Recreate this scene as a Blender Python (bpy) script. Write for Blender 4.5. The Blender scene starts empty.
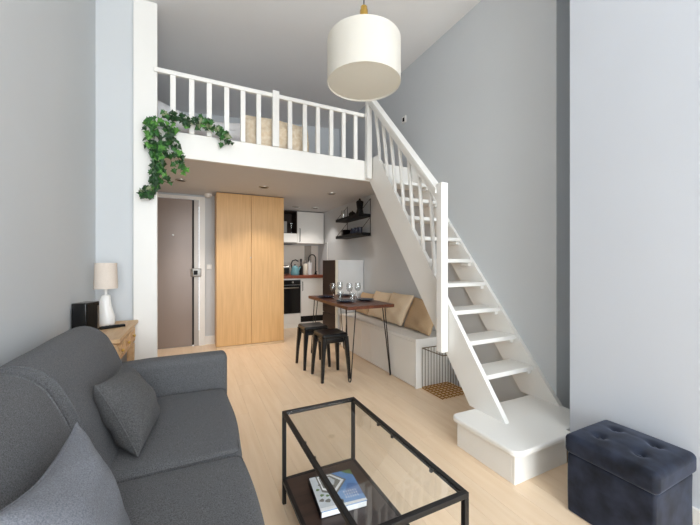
import bpy, bmesh, math, random
from mathutils import Vector, Matrix
random.seed(7)
PI = math.pi
SC = bpy.context.scene
COL = SC.collection
def S(r, g, b):                                   # sRGB 0-255 to linear
    return tuple(((c/255)/12.92 if c/255 <= .04045 else ((c/255+.055)/1.055)**2.4) for c in (r, g, b)) + (1,)

# ------------------------------------------------------------------ camera, world, lights, exposure
cam = bpy.data.cameras.new('camera'); cam.sensor_width = 36; cam.lens = 36*325.65/700; cam.clip_start = .05
co = bpy.data.objects.new('camera', cam); COL.objects.link(co)
co.location = (0, 0, 1.2); co.rotation_euler = (PI/2, 0, -.4513)
SC.camera = co
SC.view_settings.view_transform = 'Standard'; SC.view_settings.look = 'None'
SC.view_settings.gamma = 1; SC.view_settings.use_curve_mapping = False
SC.view_settings.exposure = 0.04
SC.cycles.max_bounces = 14; SC.cycles.diffuse_bounces = 8; SC.cycles.transparent_max_bounces = 16
SC.cycles.use_denoising = True
w = bpy.data.worlds.new('sky'); SC.world = w; w.use_nodes = True
w.node_tree.nodes['Background'].inputs[0].default_value = (.86, .93, 1, 1)
w.node_tree.nodes['Background'].inputs[1].default_value = 2.6
def area(name, loc, rot, sx, sy, power, col):
    l = bpy.data.lights.new(name, 'AREA'); l.shape = 'RECTANGLE'; l.size = sx; l.size_y = sy; l.energy = power; l.color = col
    o = bpy.data.objects.new(name, l); COL.objects.link(o); o.location = loc; o.rotation_euler = rot; return o
# daylight entering through the two tall windows in the wall behind the camera
DAY = (.93, .975, 1)
area('daylight_window_a', (.0, -3.56, 1.72), (PI/2, 0, 0), 1.1, 2.75, 105, DAY)
area('daylight_window_b', (1.35, -3.56, 1.72), (PI/2, 0, 0), 1.1, 2.75, 95, DAY)

# ------------------------------------------------------------------ materials
MATS = {}
def mat(name, col, rough=.5, metal=0, var=0, scale=8, bump=0, bscale=60, sheen=0, spec=.5, stretch=(1,1,1), col2=None, coat=0, objrand=0, trans=0, emit=None, detail=4):
    m = bpy.data.materials.new(name); MATS[name] = m; m.use_nodes = True
    N, L = m.node_tree.nodes, m.node_tree.links; p = N['Principled BSDF']
    p.inputs['Roughness'].default_value = rough; p.inputs['Metallic'].default_value = metal
    p.inputs['Specular IOR Level'].default_value = spec; p.inputs['Sheen Weight'].default_value = sheen
    p.inputs['Coat Weight'].default_value = coat
    if trans: p.inputs['Subsurface Weight'].default_value = 0
    p.inputs['Base Color'].default_value = col
    tc = N.new('ShaderNodeTexCoord'); mp = N.new('ShaderNodeMapping'); mp.inputs['Scale'].default_value = stretch
    L.new(tc.outputs['Object'], mp.inputs['Vector'])
    out = None
    if var or col2:
        c2 = col2 or tuple(min(1, max(0, c*(1-var))) for c in col[:3])+(1,)
        nz = N.new('ShaderNodeTexNoise'); nz.inputs['Scale'].default_value = scale; nz.inputs['Detail'].default_value = detail
        if objrand:
            oi = N.new('ShaderNodeObjectInfo'); ml = N.new('ShaderNodeMath'); ml.operation = 'MULTIPLY'; ml.inputs[1].default_value = 40
            va = N.new('ShaderNodeVectorMath'); va.operation = 'ADD'
            L.new(oi.outputs['Random'], ml.inputs[0]); L.new(mp.outputs[0], va.inputs[0]); L.new(ml.outputs[0], va.inputs[1])
            L.new(va.outputs[0], nz.inputs['Vector'])
        else: L.new(mp.outputs[0], nz.inputs['Vector'])
        rp = N.new('ShaderNodeMapRange'); rp.inputs[1].default_value = .3; rp.inputs[2].default_value = .7
        L.new(nz.outputs[0], rp.inputs[0])
        mx = N.new('ShaderNodeMix'); mx.data_type = 'RGBA'; mx.inputs[6].default_value = col; mx.inputs[7].default_value = c2
        L.new(rp.outputs[0], mx.inputs[0]); out = mx.outputs[2]
        if objrand:
            hs = N.new('ShaderNodeHueSaturation'); mr = N.new('ShaderNodeMapRange')
            mr.inputs[3].default_value = 1-objrand; mr.inputs[4].default_value = 1+objrand
            L.new(oi.outputs['Random'], mr.inputs[0]); L.new(mr.outputs[0], hs.inputs['Value']); L.new(out, hs.inputs['Color']); out = hs.outputs[0]
        L.new(out, p.inputs['Base Color'])
    if bump:
        nb = N.new('ShaderNodeTexNoise'); nb.inputs['Scale'].default_value = bscale; nb.inputs['Detail'].default_value = 3
        L.new(mp.outputs[0], nb.inputs['Vector'])
        bp = N.new('ShaderNodeBump'); bp.inputs['Strength'].default_value = bump; bp.inputs['Distance'].default_value = .004
        L.new(nb.outputs[0], bp.inputs['Height']); L.new(bp.outputs[0], p.inputs['Normal'])
    return m
def glassmat(name, tint=(.97,.985,.98,1), f0=.05):
    m = bpy.data.materials.new(name); MATS[name] = m; m.use_nodes = True
    N, L = m.node_tree.nodes, m.node_tree.links; N.remove(N['Principled BSDF']); o = N['Material Output']
    g = N.new('ShaderNodeNewGeometry'); d = N.new('ShaderNodeVectorMath'); d.operation = 'DOT_PRODUCT'
    L.new(g.outputs['Incoming'], d.inputs[0]); L.new(g.outputs['Normal'], d.inputs[1])
    a = N.new('ShaderNodeMath'); a.operation = 'ABSOLUTE'; L.new(d.outputs['Value'], a.inputs[0])
    s = N.new('ShaderNodeMath'); s.operation = 'SUBTRACT'; s.inputs[0].default_value = 1; L.new(a.outputs[0], s.inputs[1])
    q = N.new('ShaderNodeMath'); q.operation = 'POWER'; q.inputs[1].default_value = 5; L.new(s.outputs[0], q.inputs[0])
    ma = N.new('ShaderNodeMath'); ma.operation = 'MULTIPLY_ADD'; ma.inputs[1].default_value = 1-f0; ma.inputs[2].default_value = f0; L.new(q.outputs[0], ma.inputs[0])
    t = N.new('ShaderNodeBsdfTransparent'); t.inputs[0].default_value = tint
    gl = N.new('ShaderNodeBsdfGlossy'); gl.inputs['Roughness'].default_value = .01
    mx = N.new('ShaderNodeMixShader'); L.new(ma.outputs[0], mx.inputs[0]); L.new(t.outputs[0], mx.inputs[1]); L.new(gl.outputs[0], mx.inputs[2]); L.new(mx.outputs[0], o.inputs[0])
    return m
mat('wall', S(206,210,213), .85, var=.03, scale=1.5, bump=.05, bscale=180)
mat('wall_shaded', S(197,202,210), .85, var=.03, scale=1.5, bump=.05, bscale=180)  # same paint as the other walls, shade and cool light put into the colour
mat('wall_kitchen', S(196,197,198), .8, var=.03, scale=2)
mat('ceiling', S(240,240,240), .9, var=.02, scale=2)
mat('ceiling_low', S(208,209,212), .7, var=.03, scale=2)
mat('white', S(236,235,231), .42, var=.02, scale=4)
mat('white_gloss', S(235,235,232), .3)
mat('plank', S(243,219,190), .34, col2=S(234,207,174), scale=3.2, stretch=(9,.8,1), objrand=.035, bump=.06, bscale=30)
mat('subfloor', S(150,118,86), .8, var=.1)
mat('oak', S(222,180,124), .45, col2=S(207,163,107), scale=3, stretch=(14,14,.7), bump=.04, bscale=30)
mat('oak_plinth', S(218,190,152), .5, var=.08, scale=8)
mat('pine', S(220,186,144), .5, col2=S(198,158,114), scale=4, stretch=(10,1,10))
mat('door_metal', S(146,132,124), .38, metal=.15, var=.05, scale=3)
mat('door_metal_light', S(176,170,164), .4, metal=.2)
mat('black_gap', S(28,25,24), .6)
mat('steel', S(190,188,184), .28, metal=1)
mat('sofa', S(112,113,116), .95, col2=S(66,67,69), scale=330, bump=.5, bscale=420, sheen=.06, spec=.2)
mat('sofa_pillow', S(98,98,99), .95, col2=S(64,64,65), scale=240, bump=.5, bscale=420, sheen=.06, spec=.2)
mat('pillow_pale', S(128,131,139), .95, col2=S(94,97,104), scale=330, bump=.5, bscale=450, sheen=.08, spec=.2)
mat('black_metal', S(30,29,30), .4, metal=.2, spec=.35)
mat('stool_black', S(20,20,21), .28)
mat('black', S(15,15,16), .5, spec=.25)
mat('black_gloss', S(14,14,15), .15)
mat('dark_wood', S(62,46,40), .35, col2=S(44,32,28), scale=4, stretch=(1,12,1))
mat('walnut', S(112,64,42), .35, col2=S(82,44,30), scale=4, stretch=(10,1,10), bump=.06)
mat('worktop', S(150,78,48), .4, col2=S(120,58,36), scale=5, stretch=(1,10,10))
mat('fridge_front', S(52,36,28), .6, var=.25, scale=4, stretch=(6,6,.6))
mat('fridge_white', S(222,223,223), .35)
mat('navy_velvet', S(14,17,26), .7, col2=S(44,51,68), scale=13, sheen=.3, spec=.25, bump=.12, bscale=25)
MATS['navy_velvet'].node_tree.nodes['Principled BSDF'].inputs['Sheen Tint'].default_value = S(190,200,225)
MATS['navy_velvet'].node_tree.nodes['Principled BSDF'].inputs['Sheen Roughness'].default_value = .35
mat('shade', S(240,238,232), .9, var=.02, scale=200)
mat('shade_in', S(244,242,236), .9)
mat('linen_shade', S(226,214,202), .95, col2=S(214,202,190), scale=220)
mat('ceramic', S(240,238,234), .35)
mat('brass', S(205,170,90), .3, metal=1)
mat('gold_wire', S(190,142,62), .35, metal=.8)
mat('bronze_wire', S(104,84,54), .4, metal=.7)
mat('bedding', S(226,226,228), .95, var=.04, scale=6, bump=.3, bscale=9)
mat('beige', S(228,208,180), .95, col2=S(216,194,164), scale=200, bump=.3, bscale=250)
mat('tan', S(204,176,142), .95, col2=S(188,160,126), scale=200, bump=.3, bscale=250)
mat('blanket', S(234,222,202), .95, col2=S(216,196,166), scale=30, bump=.4, bscale=60)
mat('plate', S(44,50,66), .25)
mat('mug', S(38,42,62), .2)
mat('teal', S(110,160,170), .4)
mat('grey_trim', S(150,148,144), .4, metal=.5)
mat('splash', S(224,216,206), .35)
mat('splash_grey', S(158,150,140), .5)
mat('cream', S(226,220,204), .4)
mat('paper', S(236,236,236), .8)
mat('loft_floor', S(150,110,86), .5, var=.1)
for n, c in (('leaf_a', (28,66,28)), ('leaf_b', (48,102,40)), ('leaf_c', (88,146,60)), ('leaf_d', (128,140,104))): mat(n, S(*c), .5, var=.25, scale=30)
mat('stem', S(88,80,50), .7)
for n, c in (('print_sky', (96,146,205)), ('print_deep', (66,112,176)), ('print_white', (240,242,244)), ('print_roof', (118,118,112)), ('print_green', (104,134,84)), ('print_snow', (206,212,218))): mat(n, S(*c), .3, var=.12, scale=40)
def translucent(n, k):                           # thin cloth that lets some light through
    m = MATS[n]; N, L = m.node_tree.nodes, m.node_tree.links; p = N['Principled BSDF']
    t = N.new('ShaderNodeBsdfTranslucent'); t.inputs[0].default_value = p.inputs['Base Color'].default_value
    mx = N.new('ShaderNodeMixShader'); mx.inputs[0].default_value = k
    L.new(p.outputs[0], mx.inputs[1]); L.new(t.outputs[0], mx.inputs[2]); L.new(mx.outputs[0], N['Material Output'].inputs[0])
translucent('shade', .5); translucent('shade_in', .55)
glassmat('table_glass', (.99,.998,.995,1), .085); glassmat('drink_glass', (.95,.965,.97,1), .12)

# ------------------------------------------------------------------ mesh helpers (world coordinates in, one object out)
ORG = {}
class MB:
    def __init__(s): s.v = []; s.f = []
    def add(s, vs, fs):
        o = len(s.v); s.v += [tuple(a) for a in vs]; s.f += [tuple(i+o for i in q) for q in fs]; return s
    def box(s, x0, x1, y0, y1, z0, z1):
        return s.add([(x,y,z) for z in (z0,z1) for y in (y0,y1) for x in (x0,x1)],
                     [(0,2,3,1),(4,5,7,6),(0,1,5,4),(2,6,7,3),(0,4,6,2),(1,3,7,5)])
    def bevbox(s, x0, x1, y0, y1, z0, z1, b=.004):
        return s.rbox(((x0+x1)/2,(y0+y1)/2,(z0+z1)/2), (x1-x0,y1-y0,z1-z0), b, 1, 1)
    def rbox(s, c, size, r, seg=3, inner=1, fn=None):
        h = [a/2 for a in size]; r = min([r]+[a*.999 for a in h])
        T = []
        for k in range(3):
            a = h[k]-r
            t = [-a - r*math.tan(PI/4*(seg-i)/seg) for i in range(seg)] + [-a + 2*a*i/inner for i in range(inner+1)] + [a + r*math.tan(PI/4*(i+1)/seg) for i in range(seg)]
            T.append(t)
        idx = {}; vs = []; fs = []
        def V(p):
            key = tuple(round(q, 6) for q in p)
            if key not in idx:
                inn = [max(-(h[k]-r), min(h[k]-r, p[k])) for k in range(3)]
                d = Vector([p[k]-inn[k] for k in range(3)])
                d = d.normalized()*r if d.length > 1e-9 else d
                q = [inn[k]+d[k] for k in range(3)]
                if fn: q = fn(*q, *[q[k]/h[k] for k in range(3)])
                idx[key] = len(vs); vs.append((q[0]+c[0], q[1]+c[1], q[2]+c[2]))
            return idx[key]
        for ax in range(3):
            a1, a2 = (ax+1) % 3, (ax+2) % 3
            for sg in (-1, 1):
                for i in range(len(T[a1])-1):
                    for j in range(len(T[a2])-1):
                        q = []
                        for (ii, jj) in ((i,j),(i+1,j),(i+1,j+1),(i,j+1)):
                            p = [0,0,0]; p[ax] = sg*h[ax]; p[a1] = T[a1][ii]; p[a2] = T[a2][jj]; q.append(V(p))
                        fs.append(tuple(q if sg > 0 else q[::-1]))
        return s.add(vs, fs)
    def prism(s, poly, axis, a, b):              # poly in the two other axes (cyclic order), extruded from a to b
        n = len(poly)
        def P(p, t):
            return {0: (t, p[0], p[1]), 1: (p[0], t, p[1]), 2: (p[0], p[1], t)}[axis]
        return s.add([P(p, a) for p in poly]+[P(p, b) for p in poly],
                     [tuple(range(n))[::-1], tuple(range(n, 2*n))]+[(i, (i+1) % n, n+(i+1) % n, n+i) for i in range(n)])
    def tube(s, pts, r, n=8, closed=False):
        P = [Vector(p) for p in pts]; m = len(P); vs = []; fs = []
        up = None
        for i, p in enumerate(P):
            if closed: t = P[(i+1) % m]-P[i-1]
            else: t = P[min(i+1, m-1)]-P[max(i-1, 0)]
            t.normalize()
            if up is None: up = Vector((0,0,1)) if abs(t.z) < .9 else Vector((1,0,0))
            a = t.cross(up)
            if a.length < 1e-4: a = t.orthogonal()
            a.normalize(); b = a.cross(t); up = b
            rr = r[i] if isinstance(r, (list, tuple)) else r
            vs += [p+(a*math.cos(2*PI*k/n)+b*math.sin(2*PI*k/n))*rr for k in range(n)]
        for i in range(m if closed else m-1):
            for k in range(n):
                j = (i+1) % m
                fs.append((i*n+k, i*n+(k+1) % n, j*n+(k+1) % n, j*n+k))
        if not closed: fs += [tuple(range(n))[::-1], tuple(range((m-1)*n, m*n))]
        return s.add(vs, fs)
    def bar(s, p, q, w, h, up=(0,0,1)):          # rectangular bar from p to q
        p, q = Vector(p), Vector(q); t = (q-p).normalized(); u = Vector(up)
        a = t.cross(u); a.normalize(); b = a.cross(t)
        vs = [e+a*w/2*i+b*h/2*j for e in (p, q) for i, j in ((-1,-1),(1,-1),(1,1),(-1,1))]
        return s.add(vs, [(0,1,2,3),(7,6,5,4),(0,4,5,1),(1,5,6,2),(2,6,7,3),(3,7,4,0)])
    def lathe(s, c, prof, n=24, cap=True):       # prof: (radius, z)
        vs = []; fs = []; m = len(prof)
        for r, z in prof: vs += [(c[0]+r*math.cos(2*PI*k/n), c[1]+r*math.sin(2*PI*k/n), c[2]+z) for k in range(n)]
        for i in range(m-1):
            for k in range(n): fs.append((i*n+k, i*n+(k+1) % n, (i+1)*n+(k+1) % n, (i+1)*n+k))
        if cap: fs += [tuple(range(n))[::-1], tuple(range((m-1)*n, m*n))]
        return s.add(vs, fs)
    def loft(s, rings):
        n = len(rings[0]); vs = [p for r in rings for p in r]; fs = []
        for i in range(len(rings)-1):
            for k in range(n): fs.append((i*n+k, i*n+(k+1) % n, (i+1)*n+(k+1) % n, (i+1)*n+k))
        fs += [tuple(range(n))[::-1], tuple(range((len(rings)-1)*n, len(rings)*n))]
        return s.add(vs, fs)
    def xf(s, M, i0=0):
        s.v[i0:] = [tuple(M @ Vector(p)) for p in s.v[i0:]]; return s
    def build(s, name, m, parent=None, smooth=False, sub=0):
        o0 = ORG.get(parent.name, Vector()) if parent else None
        if parent is None:
            xs = [[p[k] for p in s.v] for k in range(3)]
            o0 = Vector(((min(xs[0])+max(xs[0]))/2, (min(xs[1])+max(xs[1]))/2, min(xs[2])))
        me = bpy.data.meshes.new(name); me.from_pydata([tuple(Vector(p)-o0) for p in s.v], [], s.f)
        bm = bmesh.new(); bm.from_mesh(me); bmesh.ops.recalc_face_normals(bm, faces=bm.faces); bm.to_mesh(me); bm.free()
        me.materials.append(MATS[m])
        if smooth:
            for p in me.polygons: p.use_smooth = True
        o = bpy.data.objects.new(name, me); COL.objects.link(o)
        if parent: o.parent = parent
        else: o.location = o0
        if smooth and smooth != 'all':
            try: me.set_sharp_from_angle(angle=math.radians(40))
            except Exception: pass
        if sub:
            md = o.modifiers.new('s', 'SUBSURF'); md.levels = sub; md.render_levels = sub
        ORG[o.name] = o0
        return o
def tag(o, label, cat, group=None, kind=None):
    o['label'] = label; o['category'] = cat
    if group: o['group'] = group
    if kind: o['kind'] = kind
    return o
def thing(name, label, cat, loc=(0,0,0), group=None, kind=None):
    o = bpy.data.objects.new(name, None); COL.objects.link(o); o.location = loc; o.empty_display_size = .05
    ORG[o.name] = Vector(loc)
    return tag(o, label, cat, group, kind)
def st(name, mb, m, label, cat='wall', smooth=False):
    return tag(mb.build(name, m, None, smooth), label, cat, kind='structure')
def inst(src, name, off, parent):                # another object that shares src's mesh data
    o = src.copy(); o.name = name; COL.objects.link(o); o.parent = parent; o.location = src.location+Vector(off)
    return o
def copy_tree(root, loc, label):
    r = root.copy(); COL.objects.link(r); r.location = loc; r['label'] = label
    for ch in list(root.children):
        c = ch.copy(); COL.objects.link(c); c.parent = r
        for g in list(ch.children):
            d = g.copy(); COL.objects.link(d); d.parent = c
    return r

# ------------------------------------------------------------------ the room
XW, XL, XP = 2.333, -.68, 2.034
def zc(x): return 3.35+.0772*(x+.26)
# floor of oak planks running away from the window wall
fl = thing('floor', 'pale oak plank floor of the studio', 'floor', (.8, 2.5, 0), kind='structure')
MB().box(-1.0, 2.62, -3.55, 6.35, -.06, -.006).build('subfloor', 'subfloor', fl)
PW, PL = .1405, 1.75
plk = None
for i in range(26):
    x = -1.0+i*PW
    if x > 2.6: break
    y = -3.55-random.random()*PL
    while y < 6.35:
        y0, y1 = max(y, -3.55), min(y+PL, 6.35)
        if y1-y0 > .03:
            full = abs((y1-y0)-PL) < 1e-6
            if full and plk is not None:
                o = plk.copy(); COL.objects.link(o); o.parent = fl; o.location = (x+PW/2-.8, (y0+y1)/2-2.5, 0)
            else:
                mb = MB(); hx, hy = PW/2-.0003, (y1-y0)/2-.0003
                b = .0007
                mb.add([(-hx,-hy,-.006),(hx,-hy,-.006),(hx,hy,-.006),(-hx,hy,-.006),(-hx,-hy,-b),(hx,-hy,-b),(hx,hy,-b),(-hx,hy,-b),(-hx+b,-hy+b,0),(hx-b,-hy+b,0),(hx-b,hy-b,0),(-hx+b,hy-b,0)],
                       [(0,1,5,4),(1,2,6,5),(2,3,7,6),(3,0,4,7),(4,5,9,8),(5,6,10,9),(6,7,11,10),(7,4,8,11),(8,9,10,11)])
                ORG['tmp'] = Vector()
                o = mb.build('plank', 'plank'); o.data.transform(Matrix.Translation(o.location)); o.parent = fl
                o.location = (x+PW/2-.8, (y0+y1)/2-2.5, 0)
                if full: plk = o
        y += PL
# walls
st('wall_left', MB().box(-.80, XL, -3.55, 3.16, 0, 3.6), 'wall', 'pale grey painted wall behind the sofa')
st('wall_partition', MB().box(-1.0, -.42, 3.16, 3.24, 0, 3.6), 'wall', 'narrow pale wall beside the white post and the console')
st('wall_entry', MB().box(-1.06, -1.0, 3.16, 6.35, 0, 3.6), 'wall', 'pale side wall of the entrance under the loft')
st('wall_right', MB().box(XW, 2.60, 1.445, 6.35, 0, 3.62), 'wall', 'tall grey wall along the stairs and the bench')
st('wall_recess', MB().box(2.50, 2.60, 1.18, 1.445, 0, 3.62), 'wall', 'back of the dark narrow wall recess beside the stairs')
st('wall_projecting', MB().box(XP, 2.60, -3.55, 1.18, 0, 3.62), 'wall_shaded', 'pale projecting wall behind the ottoman, with shade put into its colour')
dw = MB()
dw.box(-1.0, -.86, 5.22, 5.30, 0, 2.18).box(.17, 1.20, 5.22, 5.30, 0, 2.18).box(-.86, .17, 5.22, 5.30, 2.14, 2.18)
st('wall_door', dw, 'wall', 'pale wall around the entrance door')
st('wall_back', MB().box(-1.0, XW, 5.25, 5.33, 2.31, 3.6), 'wall', 'back wall of the sleeping loft')
st('wall_kitchen_side', MB().box(1.12, 1.20, 5.30, 6.35, 0, 2.18), 'wall_kitchen', 'side wall of the kitchen corner')
st('wall_kitchen', MB().box(1.20, XW, 6.30, 6.38, 0, 2.18), 'wall_kitchen', 'rear wall of the kitchen corner')
# window wall behind the camera
ww = MB()
for a, b in ((-.80, -.56), (.56, .79), (1.91, 2.60)): ww.box(a, b, -3.67, -3.55, 0, 3.62)
for a, b in ((-.56, .56), (.79, 1.91)): ww.box(a, b, -3.67, -3.55, 0, .3).box(a, b, -3.67, -3.55, 3.12, 3.62)
st('wall_window', ww, 'wall', 'wall with two tall windows opposite the loft')
for n, a in enumerate((-.56, .79)):
    wf = thing('window_%d' % (n+1), ('tall white window frame nearer the sofa', 'tall white window frame nearer the ottoman')[n], 'window', (a+.56, -3.61, .3), kind='structure')
    for q in ((a, a+.05, .3, 3.12), (a+1.07, a+1.12, .3, 3.12), (a+.535, a+.585, .35, 3.07), (a+.05, a+1.07, .3, .35), (a+.05, a+1.07, 3.07, 3.12)):
        MB().box(q[0], q[1], -3.655, -3.60, q[2], q[3]).build('window_frame', 'white', wf)
# ceilings
cl = MB(); xa, xb = -1.06, 2.62
cl.add([(xa,-3.7,zc(xa)),(xb,-3.7,zc(xb)),(xb,6.4,zc(xb)),(xa,6.4,zc(xa)),(xa,-3.7,zc(xa)+.15),(xb,-3.7,zc(xb)+.15),(xb,6.4,zc(xb)+.15),(xa,6.4,zc(xa)+.15)],
       [(0,1,2,3),(4,7,6,5),(0,4,5,1),(1,5,6,2),(2,6,7,3),(3,7,4,0)])
st('ceiling', cl, 'ceiling', 'high white gently sloping ceiling', 'ceiling')
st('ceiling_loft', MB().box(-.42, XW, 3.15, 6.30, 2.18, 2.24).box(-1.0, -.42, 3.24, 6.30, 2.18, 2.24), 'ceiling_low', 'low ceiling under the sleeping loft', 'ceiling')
st('floor_loft', MB().box(-.42, XW, 3.15, 5.25, 2.24, 2.30).box(-1.0, -.42, 3.24, 5.25, 2.24, 2.30), 'loft_floor', 'reddish wood floor of the sleeping loft', 'floor')
# white post and loft beam
st('trim_1', MB().bevbox(-.426, -.26, 3.115, 3.16, 0, zc(-.34)-.004, .003), 'white', 'tall flat white post at the left end of the loft', 'post')
st('trim_2', MB().bevbox(-.26, XW, 3.113, 3.15, 2.09, 2.305, .004), 'white', 'deep white fascia beam along the loft edge', 'beam')
# baseboards
bb = MB().box(2.016, XP, -3.55, 1.15, 0, .10); st('baseboard_right', bb, 'white', 'low white baseboard behind the ottoman', 'baseboard')
st('baseboard_left', MB().box(XL, XL+.015, -3.55, 3.16, 0, .10), 'white', 'white baseboard behind the sofa', 'baseboard')
st('baseboard_door', MB().box(.17, .30, 5.205, 5.22, 0, .12), 'white', 'short white baseboard between door and wardrobe', 'baseboard')
# entrance door
d = thing('door_1', 'grey-brown metal entrance door under the loft', 'door', (-.35, 5.22, 0), kind='structure')
MB().bevbox(-.80, .0, 5.195, 5.235, .004, 2.10, .003).build('door_leaf', 'door_metal', d)
MB().box(.0, .024, 5.21, 5.235, .012, 2.10).build('shadow_gap', 'black_gap', d)
MB().bevbox(.024, .088, 5.185, 5.235, .0, 2.10, .003).build('lock_rail', 'door_metal_light', d)
fr = MB().box(.092, .168, 5.17, 5.24, 0, 2.145).box(-.87, .092, 5.17, 5.24, 2.105, 2.145).box(-.87, -.81, 5.17, 5.24, 0, 2.105)
fr.build('door_frame', 'white', d)
lk = MB().rbox((.05, 5.167, 1.055), (.14, .03, .12), .012, 2).build('lock_case', 'grey_trim', d, True)
MB().tube([(.0, 5.15, 1.10), (.0, 5.12, 1.10), (-.0, 5.12, 1.02), (.0, 5.15, 1.02)], .008).build('pull_handle', 'steel', lk, True)
MB().rbox((.045, 5.142, 1.055), (.05, .014, .06), .006, 2).build('cylinder_guard', 'black', lk, True)
MB().lathe((0,0,0), [(.0,0),(.014,0),(.014,.012),(.008,.018),(.0,.018)], 14, False).xf(Matrix.Translation((-.242, 5.195, 1.586)) @ Matrix.Rotation(PI/2, 4, 'X')).build('peephole', 'steel', d, True)
s = thing('light_switch', 'small white light switch between the entrance door and the wardrobe', 'switch', (.225, 5.22, 1.10))
MB().bevbox(.19, .26, 5.208, 5.22, 1.10, 1.17, .003).build('plate', 'white', s); MB().bevbox(.21, .24, 5.203, 5.208, 1.115, 1.155, .002).build('rocker', 'white_gloss', s)
s = thing('wall_outlet', 'small white socket high on the grey wall above the stairs', 'outlet', (XW, 3.29, 2.90))
MB().bevbox(XW-.012, XW, 3.25, 3.33, 2.90, 2.985, .003).build('plate', 'white', s)
MB().rbox((XW-.013, 3.29, 2.942), (.012, .034, .045), .005, 2).build('socket_hole', 'black', s)
s = thing('smoke_detector', 'small round white detector on the low ceiling above the door corner', 'detector', (.205, 5.08, 2.13))
MB().lathe((.205, 5.08, 2.13), [(.03,0),(.045,.015),(.05,.035),(.05,.05)], 18).build('body', 'white_gloss', s, True)
DL = [(-.119, 4.357, 'square recessed downlight in the low ceiling nearest the entrance door'), (.839, 4.291, 'recessed downlight in the low ceiling just in front of the wardrobe'),
      (1.781, 4.277, 'recessed downlight in the low ceiling beside the black wall shelves'), (1.635, 5.54, 'recessed downlight near the kitchen cabinets, left of the pair'), (1.988, 5.544, 'recessed downlight near the kitchen cabinets, right of the pair')]
for x, y, lb in DL:
    s = thing('ceiling_downlight', lb, 'downlight', (x, y, 2.168), 'recessed downlights under the loft')
    MB().lathe((x, y, 2.168), [(.043,.012),(.05,.0),(.062,.004),(.064,.012)], 20, False).build('trim_ring', 'steel', s, True)
    MB().lathe((x, y, 2.174), [(.046,0),(.046,.005)], 20).build('lamp_lens', 'black_gap', s)
    l = bpy.data.lights.new('added_loft_fill', 'SPOT'); l.energy = (46 if x < 0 else 38) if x < 1.5 else (14 if y < 5 else 20); l.spot_size = math.radians(104); l.spot_blend = .6; l.shadow_soft_size = .05; l.color = (1, .92, .84)  # added fill light under the loft; the downlights themselves are off
    lo = bpy.data.objects.new('added_loft_fill', l); COL.objects.link(lo); lo.location = (x, y, 2.160)
# ------------------------------------------------------------------ loft railing
rl = thing('loft_railing', 'white wooden balustrade along the loft edge', 'railing', (.7, 3.12, 2.305))
MB().bevbox(-.285, 1.68, 3.10, 3.14, 2.772, 2.810, .006).build('top_rail', 'white', rl)
for x in (-.145, -.004, .135, .279, .419, .56, .859, 1.01, 1.148, 1.295, 1.435, 1.575):
    MB().bevbox(x-.021, x+.021, 3.106, 3.136, 2.305, 2.772, .003).build('baluster', 'white', rl)
MB().bevbox(.686, .749, 3.09, 3.142, 2.305, 2.835, .004).build('post', 'white', rl)
# ------------------------------------------------------------------ staircase
sc = thing('staircase', 'steep white wooden staircase rising to the loft', 'stairs', (2.02, 2.2, .196))
SP = [(1.398,.196),(1.69,.196),(3.112,2.075),(3.112,2.33),(2.965,2.33)]
MB().prism(SP, 0, 1.752, 1.786).build('stringer', 'white', sc)
MB().prism([(1.400,.196),(1.70,.196),(3.112,2.05),(3.112,2.33),(3.06,2.33)], 0, 2.300, XW-.001).build('stringer', 'white', sc)
for k in range(9):
    z, y = .426+.2015*k, 1.595+.147*k
    t = MB().bevbox(1.786, 2.300, y, y+.205, z-.034, z, .006).build('tread', 'white', sc)
    MB().bevbox(2.262, 2.2995, y+.02, y+.12, z-.062, z-.034, .004).build('cleat', 'white', sc)
MB().bevbox(1.680, 1.745, 1.895, 1.955, .52, 1.805, .006).build('newel_post', 'white', sc)
MB().bevbox(1.683, 1.740, 3.045, 3.105, 2.10, 2.93, .005).build('newel_post', 'white', sc)
def hz(y): return 1.785+(y-1.98)*1.127           # top of the handrail
hr = MB(); hr.prism([(1.955, hz(1.955)), (3.045, hz(3.045)), (3.045, hz(3.045)-.085), (1.955, hz(1.955)-.085)], 0, 1.685, 1.735).build('handrail', 'white', sc)
MB().prism([(1.955, hz(1.955)+.012), (3.045, hz(3.045)+.012), (3.045, hz(3.045)-.025), (1.955, hz(1.955)-.025)], 0, 1.672, 1.748).build('rail_cap', 'white', sc)
for k in range(7):
    y = 2.935-.143*k; zt = hz(y)-.08; zb = min(.2+1.36*(y-1.398), 2.335)-.02
    MB().tube([(1.77, y, zb), (1.768, y, zb+.03), (1.763, y, zb+.12), (1.725, y, zt-.06), (1.712, y, zt+.03)], [.017,.017,.0175,.0175,.016], 10).build('baluster', 'white', sc, True)
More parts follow.
